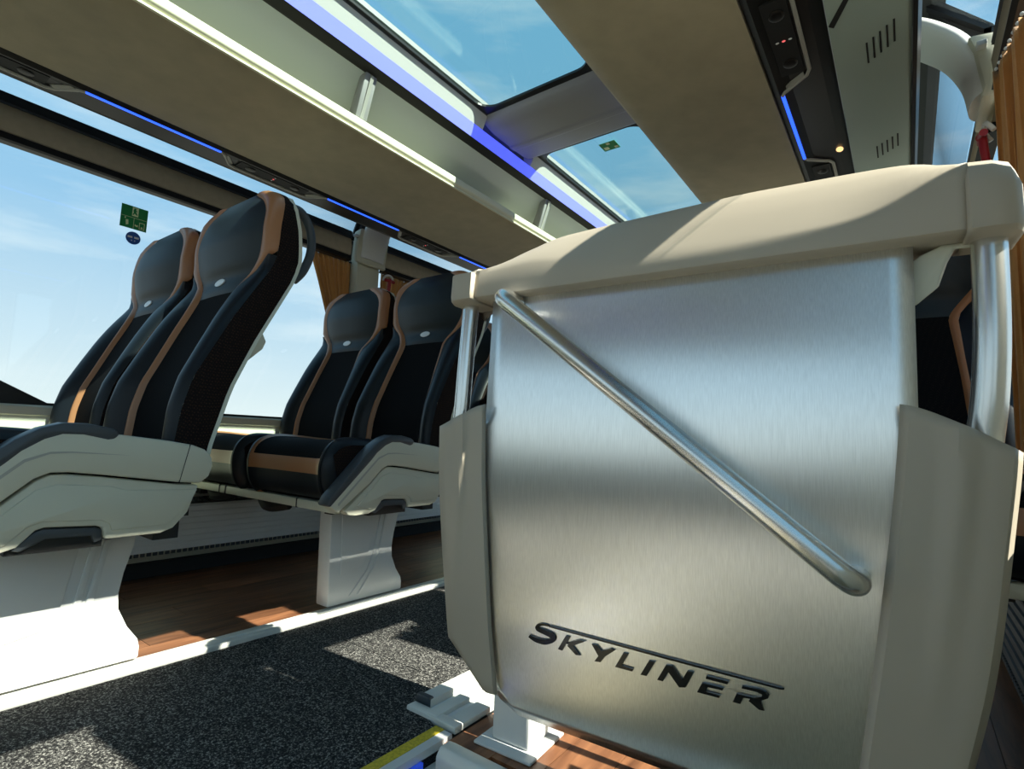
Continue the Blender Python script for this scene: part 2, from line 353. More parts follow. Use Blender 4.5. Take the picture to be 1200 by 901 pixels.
# side windows: upright pane + pane leaning in under the roof edge
wn_ = [3]
def pane(name_side, x, ya, yb, z0, z1, fr=0.03):
    w = tag(box('window_%d' % wn_[0], (x - .003, x + .003), (ya, yb), (S(z0), S(z1)), 'glass'), kind='structure'); wn_[0] += 1
    xs = (x - .02, x + .015)
    boxes('window_frame', [(xs, (ya, ya + fr), (S(z0), S(z1))), (xs, (yb - fr, yb), (S(z0), S(z1))), (xs, (ya + fr, yb - fr), (S(z0), S(z0) + .012))], 'black', w)
    return w
def lean_pane(f, ya, yb):
    P = [(-2.325, 0.89), (-2.30, 1.0), (-2.245, 1.11), (-2.115, 1.24)]
    rows = [[(f(x), y, S(z)) for x, z in P] for y in (ya, yb)]
    o = grid('window_%d' % wn_[0], rows, 'glass', thick=0.005); wn_[0] += 1; tag(o, kind='structure')
    V, Fc = [], []
    for a, b in ((ya, ya + .02), (yb - .02, yb)):
        for i in range(3):
            n = len(V); (x0, z0), (x1, z1) = P[i], P[i + 1]
            V += [(f(x0), a, S(z0)), (f(x0), b, S(z0)), (f(x1), a, S(z1)), (f(x1), b, S(z1)), (f(x0) - .014 * (1 if f(0) < -1 else -1), a, S(z0)), (f(x0) - .014 * (1 if f(0) < -1 else -1), b, S(z0)), (f(x1), a, S(z1) - .014), (f(x1), b, S(z1) - .014)]
            Fc += [(n, n + 1, n + 3, n + 2), (n + 4, n + 6, n + 7, n + 5), (n, n + 2, n + 6, n + 4), (n + 1, n + 5, n + 7, n + 3)]
    obj('window_frame', V, Fc, 'black', o)
for ya, yb in ((Y0, 1.66), (1.80, Y1)):
    pane('l', -2.325, ya, yb, 0.045, 0.89); lean_pane(lambda x: x, ya, yb)
for ya, yb in ((Y0, 0.52), (0.85, 1.66), (1.80, Y1)): pane('r', MX(-2.325), ya, yb, 0.045, 0.89, 0.012)
for ya, yb in ((Y0, 1.76), (1.80, Y1)): lean_pane(MX, ya, yb)
tag(box('wall_right_light_blocker', (MX(-2.30), MX(-2.34)), (0.52, 0.85), (S(0.045), S(0.955)), 'cream'), kind='structure')  # unseen panel, added to block the sun and shade a band of carpet
for side, nm in ((-1, 'left'), (1, 'right')):
    f = (lambda x: x) if side < 0 else MX
    for k, (ya, yb) in enumerate(((1.66, 1.80),)):
        P = [(-2.25, 0.045), (-2.25, 0.85), (-2.262, 0.98), (-2.30, 1.0), (-2.335, 0.88), (-2.335, 0.045)]
        tag(prism('wall_%s_pillar' % nm, [(f(x), S(z)) for x, z in P], 'y', ya, yb, 'cream', bevel=0.004), kind='structure')
        P = [(-2.262, 0.985), (-2.225, 1.09), (-2.12, 1.23), (-2.15, 1.24), (-2.25, 1.13), (-2.31, 1.0)]
        tag(prism('trim_%s_upper_pillar' % nm, [(f(x), S(z)) for x, z in P], 'y', ya + (.10 if side > 0 else 0), yb, 'blackmatt'), kind='structure')
    tag(prism('trim_%s_cant_rail' % nm, [(f(x), S(z)) for x, z in ((-2.125, 1.228), (-2.08, 1.232), (-2.08, 1.262), (-2.16, 1.255))], 'y', Y0, Y1, 'blackmatt'), kind='structure')
# front windscreen end and rear end of the deck
def endwall(name, y0, y1, z0, z1):
    w = boxes(name, [((-2.36, 0.32), (y0, y1), (S(-0.66), S(z0))), ((-2.36, 0.32), (y0, y1), (S(z1), S(1.30))), ((-2.36, -2.24), (y0, y1), (S(z0), S(z1))), ((0.20, 0.32), (y0, y1), (S(z0), S(z1)))], 'gunmetal'); tag(w, kind='structure')
    g = tag(box('window_%d' % wn_[0], (-2.24, 0.20), ((y0 + y1) / 2 - .003, (y0 + y1) / 2 + .003), (S(z0), S(z1)), 'glass'), kind='structure'); wn_[0] += 1
endwall('wall_front', Y0 - .05, Y0, -0.12, 1.10); endwall('wall_rear', Y1, Y1 + .05, 0.25, 0.85)

# ---------------------------------------------------------------- carpet and floor rails
cp = box('aisle_carpet', (-1.402, -0.835), (0.952, Y1 - .03), (-0.004, 0.006), 'carpet'); tag(cp, 'speckled charcoal aisle carpet running away behind the metal partition', 'carpet')
cp = prism('aisle_carpet', [(-1.402, Y0 + .03), (-0.742, Y0 + .03), (-0.742, 0.80), (-0.835, 0.835), (-0.835, 0.9495), (-1.402, 0.9495)], 'z', -0.004, 0.006, 'carpet'); tag(cp, 'speckled charcoal aisle carpet beside the yellow stair edge', 'carpet')
rl = empty('floor_rail', (-1.435, 1.3, 0)); tag(rl, 'white seat rail on the floor carrying the seat pedestals', 'rail')
for nm, a, b, z in (('edge_strip', 0.012, 0.032, 0.018), ('slot', -0.002, 0.012, 0.008), ('strip', -0.016, -0.002, 0.018), ('strip', -0.042, -0.018, 0.012)):
    box(nm, (a, b), (Y0 - 1.28, Y1 - 1.32), (0, z), 'trackwhite' if nm != 'slot' else 'alu', rl, bevel=0.002)
rl = empty('floor_rail', (-0.77, 2.0, 0)); tag(rl, 'white stepped floor rail running under the metal partition', 'rail')
for nm, a, b, z in (('edge_strip', -0.066, -0.03, 0.022), ('slot', -0.03, -0.014, 0.008), ('strip', -0.014, 0.014, 0.016), ('slot', 0.014, 0.03, 0.008), ('strip', 0.03, 0.066, 0.012)):
    box(nm, (a, b), (0.815 - 2.0 + (0.03 if a < -.05 else 0), Y1 - 2.04), (0, z), 'trackwhite' if nm != 'slot' else 'alu', rl, bevel=0.002)
box('end_plate', (-0.066, 0.068), (-1.19, -1.165), (0, 0.014), 'trackwhite', rl, bevel=0.003)
box('end_cap', (-0.07, -0.032), (-1.16, -1.145), (0.004, 0.0255), 'gunmetal', rl, bevel=0.003)
ns = empty('stair_nosing', (-0.72, 0.2, 0)); tag(ns, 'stair edge strip with yellow tread band and blue light line', 'stair edge')
box('yellow_band', (-0.022, 0.0), (Y0 - .17, 0.60), (-0.004, 0.009), 'yellow', ns)
box('grey_band', (0.0, 0.02), (Y0 - .17, 0.60), (-0.02, 0.008), 'alu', ns)
box('light_line', (0.0205, 0.027), (Y0 - .17, 0.52), (-0.018, -0.006), 'stairled', ns)
box('riser_strip', (0.0205, 0.034), (Y0 - .17, 0.60), (-0.10, -0.022), 'alu', ns)
kb = prism('stair_kerb', [(0.742, -0.10), (0.738, 0.0), (0.748, 0.014), (0.772, 0.014), (0.79, 0.002), (0.79, -0.10)], 'x', -0.683, 0.22, 'trackwhite', bevel=0.004); tag(kb, 'white plastic kerb along the top of the stairwell below the partition', 'kerb')

# ---------------------------------------------------------------- stairwell partition
YAW = math.atan(0.058); PX, PY = -0.325, 0.80 + 0.058 * (-0.325 + 0.75)
part = empty('stairwell_partition', (PX, PY, 0), YAW); tag(part, 'brushed metal stairwell partition with beige cap, side wings and diagonal grab rail', 'partition')
cy, sy_ = math.cos(YAW), math.sin(YAW)
def prof(z): return (0.22 if z > -0.03 else 0.15) * (z + 0.03) ** 2          # bulge of the sheet, z from lens height
def hit(u, v, off=0.0, flat=False):
    """photo pixel -> point on the partition sheet (local coordinates, z above the deck)"""
    r = ray(u, v); lo = np.array([-PX, -PY, 0.0]); lo = np.array([cy * lo[0] + sy_ * lo[1], -sy_ * lo[0] + cy * lo[1], 0]); d = np.array([cy * r[0] + sy_ * r[1], -sy_ * r[0] + cy * r[1], r[2]])
    y = off
    for _ in range(6):
        p = lo + d * ((y - lo[1]) / d[1]); y = off + (0 if flat else prof(p[2]))
    p = lo + d * ((y - lo[1]) / d[1]); return np.array([p[0], p[1], S(p[2])])
lx = lambda X: (X - PX) / cy      # world X -> along the partition
def warp(x, z, y):
    """outline point measured on the flat partition plane -> same sight line at depth y"""
    k = 1 + y / 0.826; xc = -PX / cy; return (xc + (x - xc) * k, y, S(z * k))
EL = [(0.285, -0.650), (0.035, -0.658), (0.02, -0.685), (-0.08, -0.678), (-0.22, -0.668), (-0.355, -0.648), (-0.44, -0.625), (-0.462, -0.60), (-0.478, -0.55)]
ER = [(0.285, 0.014), (0.035, 0.012), (0.02, 0.028), (-0.07, 0.024), (-0.22, 0.006), (-0.39, -0.02), (-0.44, -0.035), (-0.462, -0.05), (-0.478, -0.09)]
tl, tr = Tab([(z, lx(x)) for z, x in EL[::-1]], .005), Tab([(z, lx(x)) for z, x in ER[::-1]], .005)
nz_, nx_ = 48, 24; V = []; Fc = []
for i in range(nz_ + 1):
    z = -0.478 + (0.285 + 0.478) * i / nz_
    for j in range(nx_ + 1): V.append(warp(tl(z) + (tr(z) - tl(z)) * j / nx_, z, prof(z)))
for i in range(nz_):
    for j in range(nx_): a = i * (nx_ + 1) + j; Fc.append((a, a + 1, a + nx_ + 2, a + nx_ + 1))
pan = obj('metal_sheet', V, Fc, 'brushed', part, smooth=True)
uv = pan.data.uv_layers.new(name='UVMap')
for l in pan.data.loops: c = pan.data.vertices[l.vertex_index].co; uv.data[l.index].uv = (c.x, c.z)
md = pan.modifiers.new('solid', 'SOLIDIFY'); md.thickness = 0.003; md.offset = -1
# side wings: folded plastic shells wrapping the sheet's edges
def wing(inner, outer, crease, ztop_in, ztop_out, sgn):
    """inner/outer/crease: tables z -> world X"""
    ti, to, tcx = [Tab([(z, lx(x)) for z, x in t], .03) for t in (inner, outer, crease)]
    ncol = 14; nr = 36; rows = []
    for i in range(nr + 1):
        s = i / nr; row = []
        for k in range(ncol + 1):
            w = k / ncol
            zt = ztop_in + (ztop_out - ztop_in) * (w ** 1.3)
            zb = -0.458 + 0.075 * max(0, (w - 0.25) / 0.75) ** 1.1 if sgn < 0 else -0.50
            z = zt + (zb - zt) * s
            xi, xo, xc = ti(z), to(z), tcx(z); x = xi + (xo - xi) * w
            wc = (xc - xi) / (xo - xi); dep = -0.018
            dep += 0.004 * min(1, w / max(wc, .05)) - 0.010 * math.exp(-((w - wc) / 0.10) ** 2) * max(0, min(1, (z + 0.36) / 0.3))
            if w > 0.9: dep += 0.03 * ((w - 0.9) / 0.1) ** 2
            if w < 0.04: dep += 0.010
            row.append(warp(x, z, prof(z) + dep))
        # return edge round the outside
        x, y, z = row[-1]; row.append((x - sgn * 0.004, y + 0.03, z)); row.append((x - sgn * 0.012, y + 0.06, z))
        rows.append(row)
    o = grid('side_wing', rows, 'beigewing', part); md = o.modifiers.new('solid', 'SOLIDIFY'); md.thickness = 0.006; md.offset = 0
    return o
wing([(-0.46, -0.605), (-0.353, -0.625), (-0.2, -0.643), (-0.077, -0.656), (0.065, -0.662)],
     [(-0.46, -0.70), (-0.374, -0.72), (-0.217, -0.746), (-0.084, -0.764), (0.02, -0.769)],
     [(-0.46, -0.71), (-0.277, -0.714), (-0.147, -0.716), (0.032, -0.717)], 0.065, 0.02, -1)
wing([(-0.50, -0.07), (-0.391, -0.057), (-0.222, -0.034), (-0.073, -0.016), (0.063, -0.004)],
     [(-0.50, 0.02), (-0.354, 0.05), (-0.323, 0.058), (-0.264, 0.071), (-0.191, 0.082), (-0.06, 0.098), (0.01, 0.107)],
     [(-0.50, -0.02), (-0.299, 0.014), (-0.168, 0.033), (-0.066, 0.046), (0.031, 0.054)], 0.064, 0.008, 1)
# poles
pl = lambda X, z, y=0.0: (lx(X), y, S(z))
tube('pole', [pl(-0.728, 0.30, .03), pl(-0.728, 0.10, .016), pl(-0.73, -0.05, .018), pl(-0.715, -0.32, .05)], 0.0165, 'steel', part)
tube('pole', [pl(0.092, 0.30, .03), pl(0.089, 0.17, .02), pl(0.084, 0.08, .02), pl(0.075, 0.0, .025), pl(0.055, -0.20, .035)], 0.0185, 'steel', part)
# cap: swept section, lower toward both ends
top = Tab([(lx(-0.70), 0.352), (lx(-0.655), 0.362), (lx(-0.60), 0.385), (lx(-0.54), 0.402), (lx(-0.43), 0.409), (lx(-0.2), 0.418), (lx(-0.05), 0.415), (lx(0.02), 0.410), (lx(0.045), 0.400), (lx(0.072), 0.383)], .018)
shl = Tab([(lx(-0.70), 0.335), (lx(-0.56), 0.345), (lx(-0.40), 0.322), (lx(-0.2), 0.318), (lx(-0.05), 0.32), (lx(0.0), 0.335), (lx(0.06), 0.372)], .03)
rows = []
for i in range(61):
    x = lx(-0.695) + (lx(0.07) - lx(-0.695)) * i / 60; t, s = top(x), shl(x)
    sec = [(0.075, 0.276), (-0.004, 0.276), (-0.010, 0.280), (-0.012, 0.288), (-0.008, s - .012), (-0.003, s), (0.012, s + (t - s) * .35), (0.03, s + (t - s) * .68), (0.05, s + (t - s) * .92), (0.07, t), (0.10, t + .002), (0.125, t - .015), (0.135, t - .05), (0.13, 0.29), (0.075, 0.276)]
    rows.append([(x, y, S(z)) for y, z in sec])
cap = grid('cap', rows, 'beigewing', part)
bm = bmesh.new(); bm.from_mesh(cap.data); bmesh.ops.holes_fill(bm, edges=[e for e in bm.edges if len(e.link_faces) == 1]); bm.to_mesh(cap.data); bm.free()
def cap_end(xa, xb, t0, t1, sgn):
    rows = []
    ws = [0, .06, .2, .5, .8, .93, 1.0]; ins = [0.004, 0, 0, 0, 0.003, .010, .022]
    if sgn < 0: ws = [1 - w for w in ws][::-1]; ins = ins[::-1]
    for w, n in zip(ws, ins):
        x = xa + (xb - xa) * w; t = t0 + (t1 - t0) * w - n * 1.2
        sec = [(0.075, 0.272), (-0.010 + n, 0.272), (-0.018 + n, 0.277), (-0.020 + n, 0.286), (-0.018 + n, 0.33), (-0.008 + n, t - .02), (0.006 + n, t - .006), (0.03, t), (0.09, t + .012), (0.125 - n, t - .01), (0.14 - n, t - .05), (0.135 - n, 0.29), (0.075, 0.272)]
        rows.append([(x, y, S(z)) for y, z in sec])
    o = grid('cap_end', rows, 'beigewing', part)
    bm = bmesh.new(); bm.from_mesh(o.data); bmesh.ops.holes_fill(bm, edges=[e for e in bm.edges if len(e.link_faces) == 1]); bm.to_mesh(o.data); bm.free()
cap_end(lx(-0.757), lx(-0.693), 0.338, 0.350, -1); cap_end(lx(0.066), lx(0.121), 0.378, 0.372, 1)
# diagonal grab rail
ha, hb = hit(584, 345, -0.05, True), hit(1003, 687, -0.05, True)
d_ = (hb - ha) / np.linalg.norm(hb - ha)
yv = np.array([0, 1.0, 0]); rb_ = 0.026
arc = lambda end, d, n=9: [end - d * rb_ + yv * rb_ + rb_ * (math.sin(a) * d - math.cos(a) * yv) for a in np.linspace(0, math.pi / 2, n)]
gp = [ha + yv * .065] + arc(ha, -d_)[::-1] + [ha + (hb - ha) * t for t in (.15, .4, .65, .88)] + arc(hb, d_) + [hb + yv * .065]
tube('grab_rail', gp, 0.0165, 'steel', part, seg=24, k=1)
# bracket between the sheet and the right pole
bk = [(1062, 312), (1078, 300), (1105, 287), (1142, 282), (1142, 290), (1118, 292), (1108, 310), (1098, 338), (1076, 356), (1060, 366)]
B = [hit(u, v, 0.03, True) for u, v in bk]; n = len(B)
obj('bracket', [tuple(b) for b in B] + [(b[0] + .006, b[1] + .035, b[2] + .012) for b in B], [tuple(range(n)), tuple(range(2 * n - 1, n - 1, -1))] + [(i, (i + 1) % n, n + (i + 1) % n, n + i) for i in range(n)], 'cream', part, bevel=0.003)
# post and foot
pw = (-0.312, -0.232)
box('post', pw, (0.034, 0.11), (0.006, S(-0.40)), 'white', part, bevel=0.006)
box('foot_plate', (-0.335, -0.212), (0.008, 0.135), (0.0, 0.006), 'white', part, bevel=0.003)
box('post', (0.17, 0.23), (0.06, 0.12), (0.0, S(-0.40)), 'white', part, bevel=0.006)
box('rear_board', (lx(-0.60), lx(-0.06)), (0.108, 0.12), (S(-0.42), S(0.30)), 'gunmetal', part, bevel=0.004)
# SKYLINER lettering, traced on the sheet
def Zp(p): return (610 + p[0] / 3.75, 720 + p[1] / 3.75)
def plate(name, polys):
    V, Fc = [], []
    for poly in polys:
        n = len(V); k = len(poly)
        A = [hit(*Zp(p), -0.0005) for p in poly]; cx = sum(A) / k
        V += A + [a + np.array([0, -0.0035, 0]) + (cx - a) * 0.03 for a in A]
        Fc += [tuple(range(n + k, n + 2 * k))] + [(n + i, n + (i + 1) % k, n + k + (i + 1) % k, n + k + i) for i in range(k)]
    return obj(name, V, Fc, 'letters', part)
def stroke(P, w):
    P = catmull([(*p, 0) for p in P], 5) if len(P) > 2 else [np.array((*p, 0.)) for p in P]; L, R_ = [], []
    for i, p in enumerate(P):
        d = P[min(i + 1, len(P) - 1)] - P[max(i - 1, 0)]; d /= np.linalg.norm(d); t = i / max(1, len(P) - 1)
        ww = float(np.interp(t, np.linspace(0, 1, len(w)), w)) / 2; nrm = np.array((-d[1], d[0], 0))
        L.append(tuple((p + nrm * ww)[:2])); R_.append(tuple((p - nrm * ww)[:2]))
    return L + R_[::-1]
plate('letter_s', [stroke([(40, 92), (70, 110), (112, 120), (145, 110), (143, 92), (112, 76), (80, 62), (78, 47), (100, 41), (125, 46)], [12, 20, 24, 22, 24, 22, 18, 14, 9, 7])])
plate('overline', [[(122, 43), (640, 183), (1160, 322), (1158, 331), (640, 193), (120, 51)]])
plate('letter_k', [[(203, 90), (222, 96), (186, 157), (167, 150)], [(203, 124), (262, 108), (290, 115), (224, 139)], [(208, 134), (228, 128), (267, 178), (247, 176)]])
plate('letter_y', [[(315, 127), (338, 131), (360, 159), (402, 147), (419, 155), (374, 183), (354, 208), (327, 203), (345, 180)]])
plate('letter_l', [[(454, 165), (477, 170), (447, 221), (499, 237), (494, 248), (417, 228)]])
plate('letter_i', [[(567, 199), (595, 205), (556, 268), (529, 262)]])
plate('letter_n', [[(640, 219), (668, 222), (713, 284), (737, 244), (765, 250), (728, 319), (700, 318), (652, 250), (627, 291), (601, 284)]])
plate('letter_e', [[(818, 265), (917, 291), (912, 304), (815, 279)], [(799, 296), (896, 319), (890, 330), (824, 315), (815, 335), (881, 352), (876, 364), (776, 338)]])
plate('letter_r', [[(975, 309), (1045, 322), (1082, 336), (1095, 352), (1090, 366), (1058, 376), (1073, 421), (1050, 416), (1004, 377), (1010, 367), (980, 362), (966, 390), (931, 381), (950, 343), (1030, 362), (1062, 358), (1064, 348), (1040, 336), (972, 320)]])

# ---------------------------------------------------------------- seats
def seat_back(root, cx, side):
    """cx: seat centre across; side: +1 aisle on +x (left block), -1 mirrored. Returns nothing; adds parts to root."""
    Wt = Tab([(.46, .222), (.95, .222), (.99, .220), (1.05, .224), (1.12, .225), (1.165, .222), (1.19, .210), (1.208, .182), (1.22, .135)], .006)
    At = Tab([(.46, .135), (.60, .135), (.75, .125), (.88, .112), (.925, .106), (.97, .136), (1.02, .176), (1.08, .190), (1.14, .187), (1.175, .165), (1.20, .13), (1.22, .07)], .012)
    Ct = Tab([(.46, .015), (.80, .015), (.93, .020), (1.0, .030), (1.06, .03), (1.22, .03)], .02)
    yS = Tab([(.45, -.178), (.528, -.174), (.60, -.166), (.676, -.147), (.835, -.069), (.975, .012), (1.0, .012), (1.1, .006), (1.19, .011), (1.22, .022)], .009)
    yR = Tab([(.45, -.105), (.51, -.099), (.655, -.062), (.781, -.01), (.965, .080), (1.013, .094), (1.1, .085), (1.191, .061), (1.22, .045)], .009)
    oc = Tab([(.46, .042), (.70, .036), (.85, .02), (.925, .002), (.935, -.012), (.985, -.018), (1.0, -.030), (1.08, -.036), (1.16, -.022), (1.22, .008)], .006)
    oa = Tab([(.46, .036), (.70, .030), (.85, .016), (.93, .002), (.97, -.006), (1.1, -.006), (1.22, .008)], .015)
    oe = Tab([(.46, .022), (.70, .016), (.85, .002), (.93, -.012), (1.0, -.008), (1.05, .0), (1.22, .008)], .015)
    ob = Tab([(.46, -.028), (.60, -.036), (.75, -.036), (.88, -.030), (.95, -.016), (1.0, -.004), (1.05, 0), (1.22, .008)], .015)
    ws = Tab([(.46, .0), (.97, .0), (1.02, .020), (1.18, .022), (1.22, .012)], .015)
    def edge(z): return min(At(z) + Ct(z), Wt(z)) if z < 0.985 else min(At(z) + Ct(z) + (z - .985) * 0.4, Wt(z))
    def pts(z, zone, s):
        w, a, e, y = Wt(z), At(z), edge(z), yS(z)
        a = min(a, w - .004)
        if zone == 'mid':
            n = 12; return [(cx + a * (2 * k / n - 1), y + oa(z) + (oc(z) - oa(z)) * (1 - abs(2 * k / n - 1) ** 2.5), z) for k in range(n + 1)]
        if zone == 'copper':
            n = 5; wr = ws(z) * max(0.0, min(1.0, (e - w + .02) / .02)); L_ = [(cx + s * (a + (e - a) * k / n), y + oa(z) + (oe(z) - oa(z)) * (k / n) - .006 * math.sin(math.pi * k / n) + (wr * .25 if k == n else 0), z) for k in range(n + 1)]
            return L_ + [(cx + s * (e + (.003 if wr > .01 else 0)), y + oe(z) + wr, z)]
        if zone == 'bolster':
            n = 8; return [(cx + s * (e + (w - e) * (1 - (1 - k / n) ** 1.4)), y + (ws(z) if k == n else 0) + oe(z) * (1 - k / n) + (ob(z) + 0.0) * math.sin(math.pi * (k / n) ** 0.8) * 0.8, z) for k in range(n + 1)]
        if zone == 'side':
            n = 4; yr = yR(z); y1 = y + ws(z); return [(cx + s * (w + .004 * math.sin(math.pi * k / n)), y1 + (yr - y1) * k / n, z) for k in range(n + 1)]
        if zone == 'shell':
            n = 12; yr = yR(z); return [(cx + s * w, yr - .004, z) for s in (-1,)] + [(cx + (w + .006) * (2 * k / n - 1), yr + .004 + .02 * (1 - abs(2 * k / n - 1) ** 3), z) for k in range(n + 1)] + [(cx + w, yr - .004, z)]
    lev = lambda a, b, n: [a + (b - a) * i / n for i in range(n + 1)]
    bk = grid('backrest', [pts(z, 'mid', 1) for z in lev(.46, .927, 16)], 'insert', root)
    hd = grid('headrest', [pts(z, 'mid', 1) for z in lev(.927, 1.22, 26)], 'headleather', root)
    for s in (1, -1):
        grid('copper_trim', [pts(z, 'copper', s) for z in lev(.46, 1.22, 40)], 'copper', bk)
        grid('bolster', [pts(z, 'bolster', s) for z in lev(.46, 1.018, 26)], 'leather', bk)
        grid('side_panel', [pts(z, 'side', s) for z in lev(.46, 1.22, 34)], 'sidefab', bk)
    grid('back_shell', [pts(z, 'shell', 1) for z in lev(.46, 1.22, 26)], 'cream', bk)
    # crown closing the top
    z = 1.22; w = Wt(z); fr = pts(z, 'mid', 1); rows = [[(cx + w * (2 * k / 12 - 1), yS(z) + .008, z) for k in range(13)], [(cx + w * .9 * (2 * k / 12 - 1), .04, z + .005) for k in range(13)], [(cx + w * (2 * k / 12 - 1), yR(z) + .01, z) for k in range(13)]]
    grid('crown', rows, 'copper', bk)
    # oval badge
    zc = .966; yb = yS(zc) + oc(zc); sl = (yS(zc + .012) + oc(zc + .012) - yS(zc - .012) - oc(zc - .012)) / .024
    V = [(cx, yb - .006, zc)] + [(cx + .026 * math.cos(a), yb - .0035 + sl * .0115 * math.sin(a), zc + .0115 * math.sin(a)) for a in np.linspace(0, 2 * math.pi, 20, endpoint=False)]
    V += [(v[0], v[1] + .006, v[2]) for v in V[1:]]
    obj('badge', V, [(0, i, i % 20 + 1) for i in range(1, 21)] + [(i, i % 20 + 1, i % 20 + 21, i + 20) for i in range(1, 21)], 'badge', hd, smooth=True)
    # rear tray edge
    prism('tray', [(.004, .815), (.020, .785), (.012, .765), (-.038, .715), (-.05, .69), (-.03, .80)], 'x', cx - .215, cx + .222, 'cream', bk, bevel=0.004)
    # grab handle behind the headrest, aisle side
    xh = cx + side * .205
    tube('grab_handle', [(xh, .065, 1.17), (xh, .10, 1.165), (xh, .130, 1.12), (xh, .134, 1.06), (xh, .116, 1.005), (xh, .09, .97)], 0.012, 'gunmetal', bk, seg=10, k=5)
def seat_cushion(root, cx):
    path = [(-.13, .515), (-.25, .520), (-.36, .527), (-.44, .533), (-.50, .534), (-.535, .526), (-.560, .506), (-.572, .480), (-.576, .455), (-.574, .425), (-.566, .395), (-.55, .368), (-.53, .356)]
    pth = catmull([(0, y, z) for y, z in path], 3)
    cols = [-.225, -.222, -.212, -.195, -.175, -.155, -.13, -.09, -.045, 0, .045, .09, .13, .155, .175, .195, .212, .222, .225]
    nr = len(pth); bul = []
    for x in cols:
        ax = abs(x); b = 0.012 * math.exp(-((ax - .185) / .03) ** 2) - (0.03 * max(0, (ax - .205) / .02) ** 2); bul.append(b)
    G = []
    for i, p in enumerate(pth):
        d = pth[min(i + 1, nr - 1)] - pth[max(i - 1, 0)]; d /= np.linalg.norm(d); nrm = np.array([0, d[2], -d[1]])
        if nrm[2] < 0 and i < 6: nrm = -nrm
        dl = float(np.interp(p[1], [-.56, -.50, -.35, -.15], [-.030, -.012, .012, .022]))
        G.append([(cx + x + (math.copysign(dl, x) if .12 < abs(x) < .18 else 0), *(p + nrm * b)[1:]) for x, b in zip(cols, bul)])
    cl = {'seat_cushion': ([], 'leather'), 'insert': ([], 'insert'), 'copper_trim': ([], 'copper')}
    for i in range(nr - 1):
        zm, ym = (pth[i][2] + pth[i + 1][2]) / 2, (pth[i][1] + pth[i + 1][1]) / 2
        for j in range(len(cols) - 1):
            ax = abs(cols[j] + cols[j + 1]) / 2
            front = ym < -.54
            if ax < .155 and not (front and zm < .478): k = 'insert'
            elif (ax < .175 and front and .438 < zm <= .479) or (.155 < ax < .178 and not (front and zm < .44)): k = 'copper_trim'
            else: k = 'seat_cushion'
            cl[k][0].append((i, j))
    m = len(cols); V = [p for r in G for p in r]; main = None
    for k in ('seat_cushion', 'insert', 'copper_trim'):
        Fc = [(i * m + j, i * m + j + 1, (i + 1) * m + j + 1, (i + 1) * m + j) for i, j in cl[k][0]]
        VV = V
        if k == 'seat_cushion':
            n = len(V); VV = V + [(cx - .225, -.13, .356), (cx + .225, -.13, .356)]
            Fc.append(tuple([i * m for i in range(nr)] + [n])); Fc.append(tuple([i * m + m - 1 for i in range(nr)] + [n + 1])); Fc.append(((nr - 1) * m, (nr - 1) * m + m - 1, n + 1, n))
        used = sorted({a for f in Fc for a in f}); ix = {a: q for q, a in enumerate(used)}
        o = obj(k, [VV[a] for a in used], [tuple(ix[a] for a in f) for f in Fc], cl[k][1], root if main is None else main, smooth=True)
        if main is None: main = o
    for s in (-1, 1):
        prism('side_panel', [(y, z - .012) for _, y, z in pth[4:20:2]] + [(-.53, .375), (-.14, .375), (-.14, .505)], 'x', cx + s * .2255, cx + s * .228, 'sidefab', main)
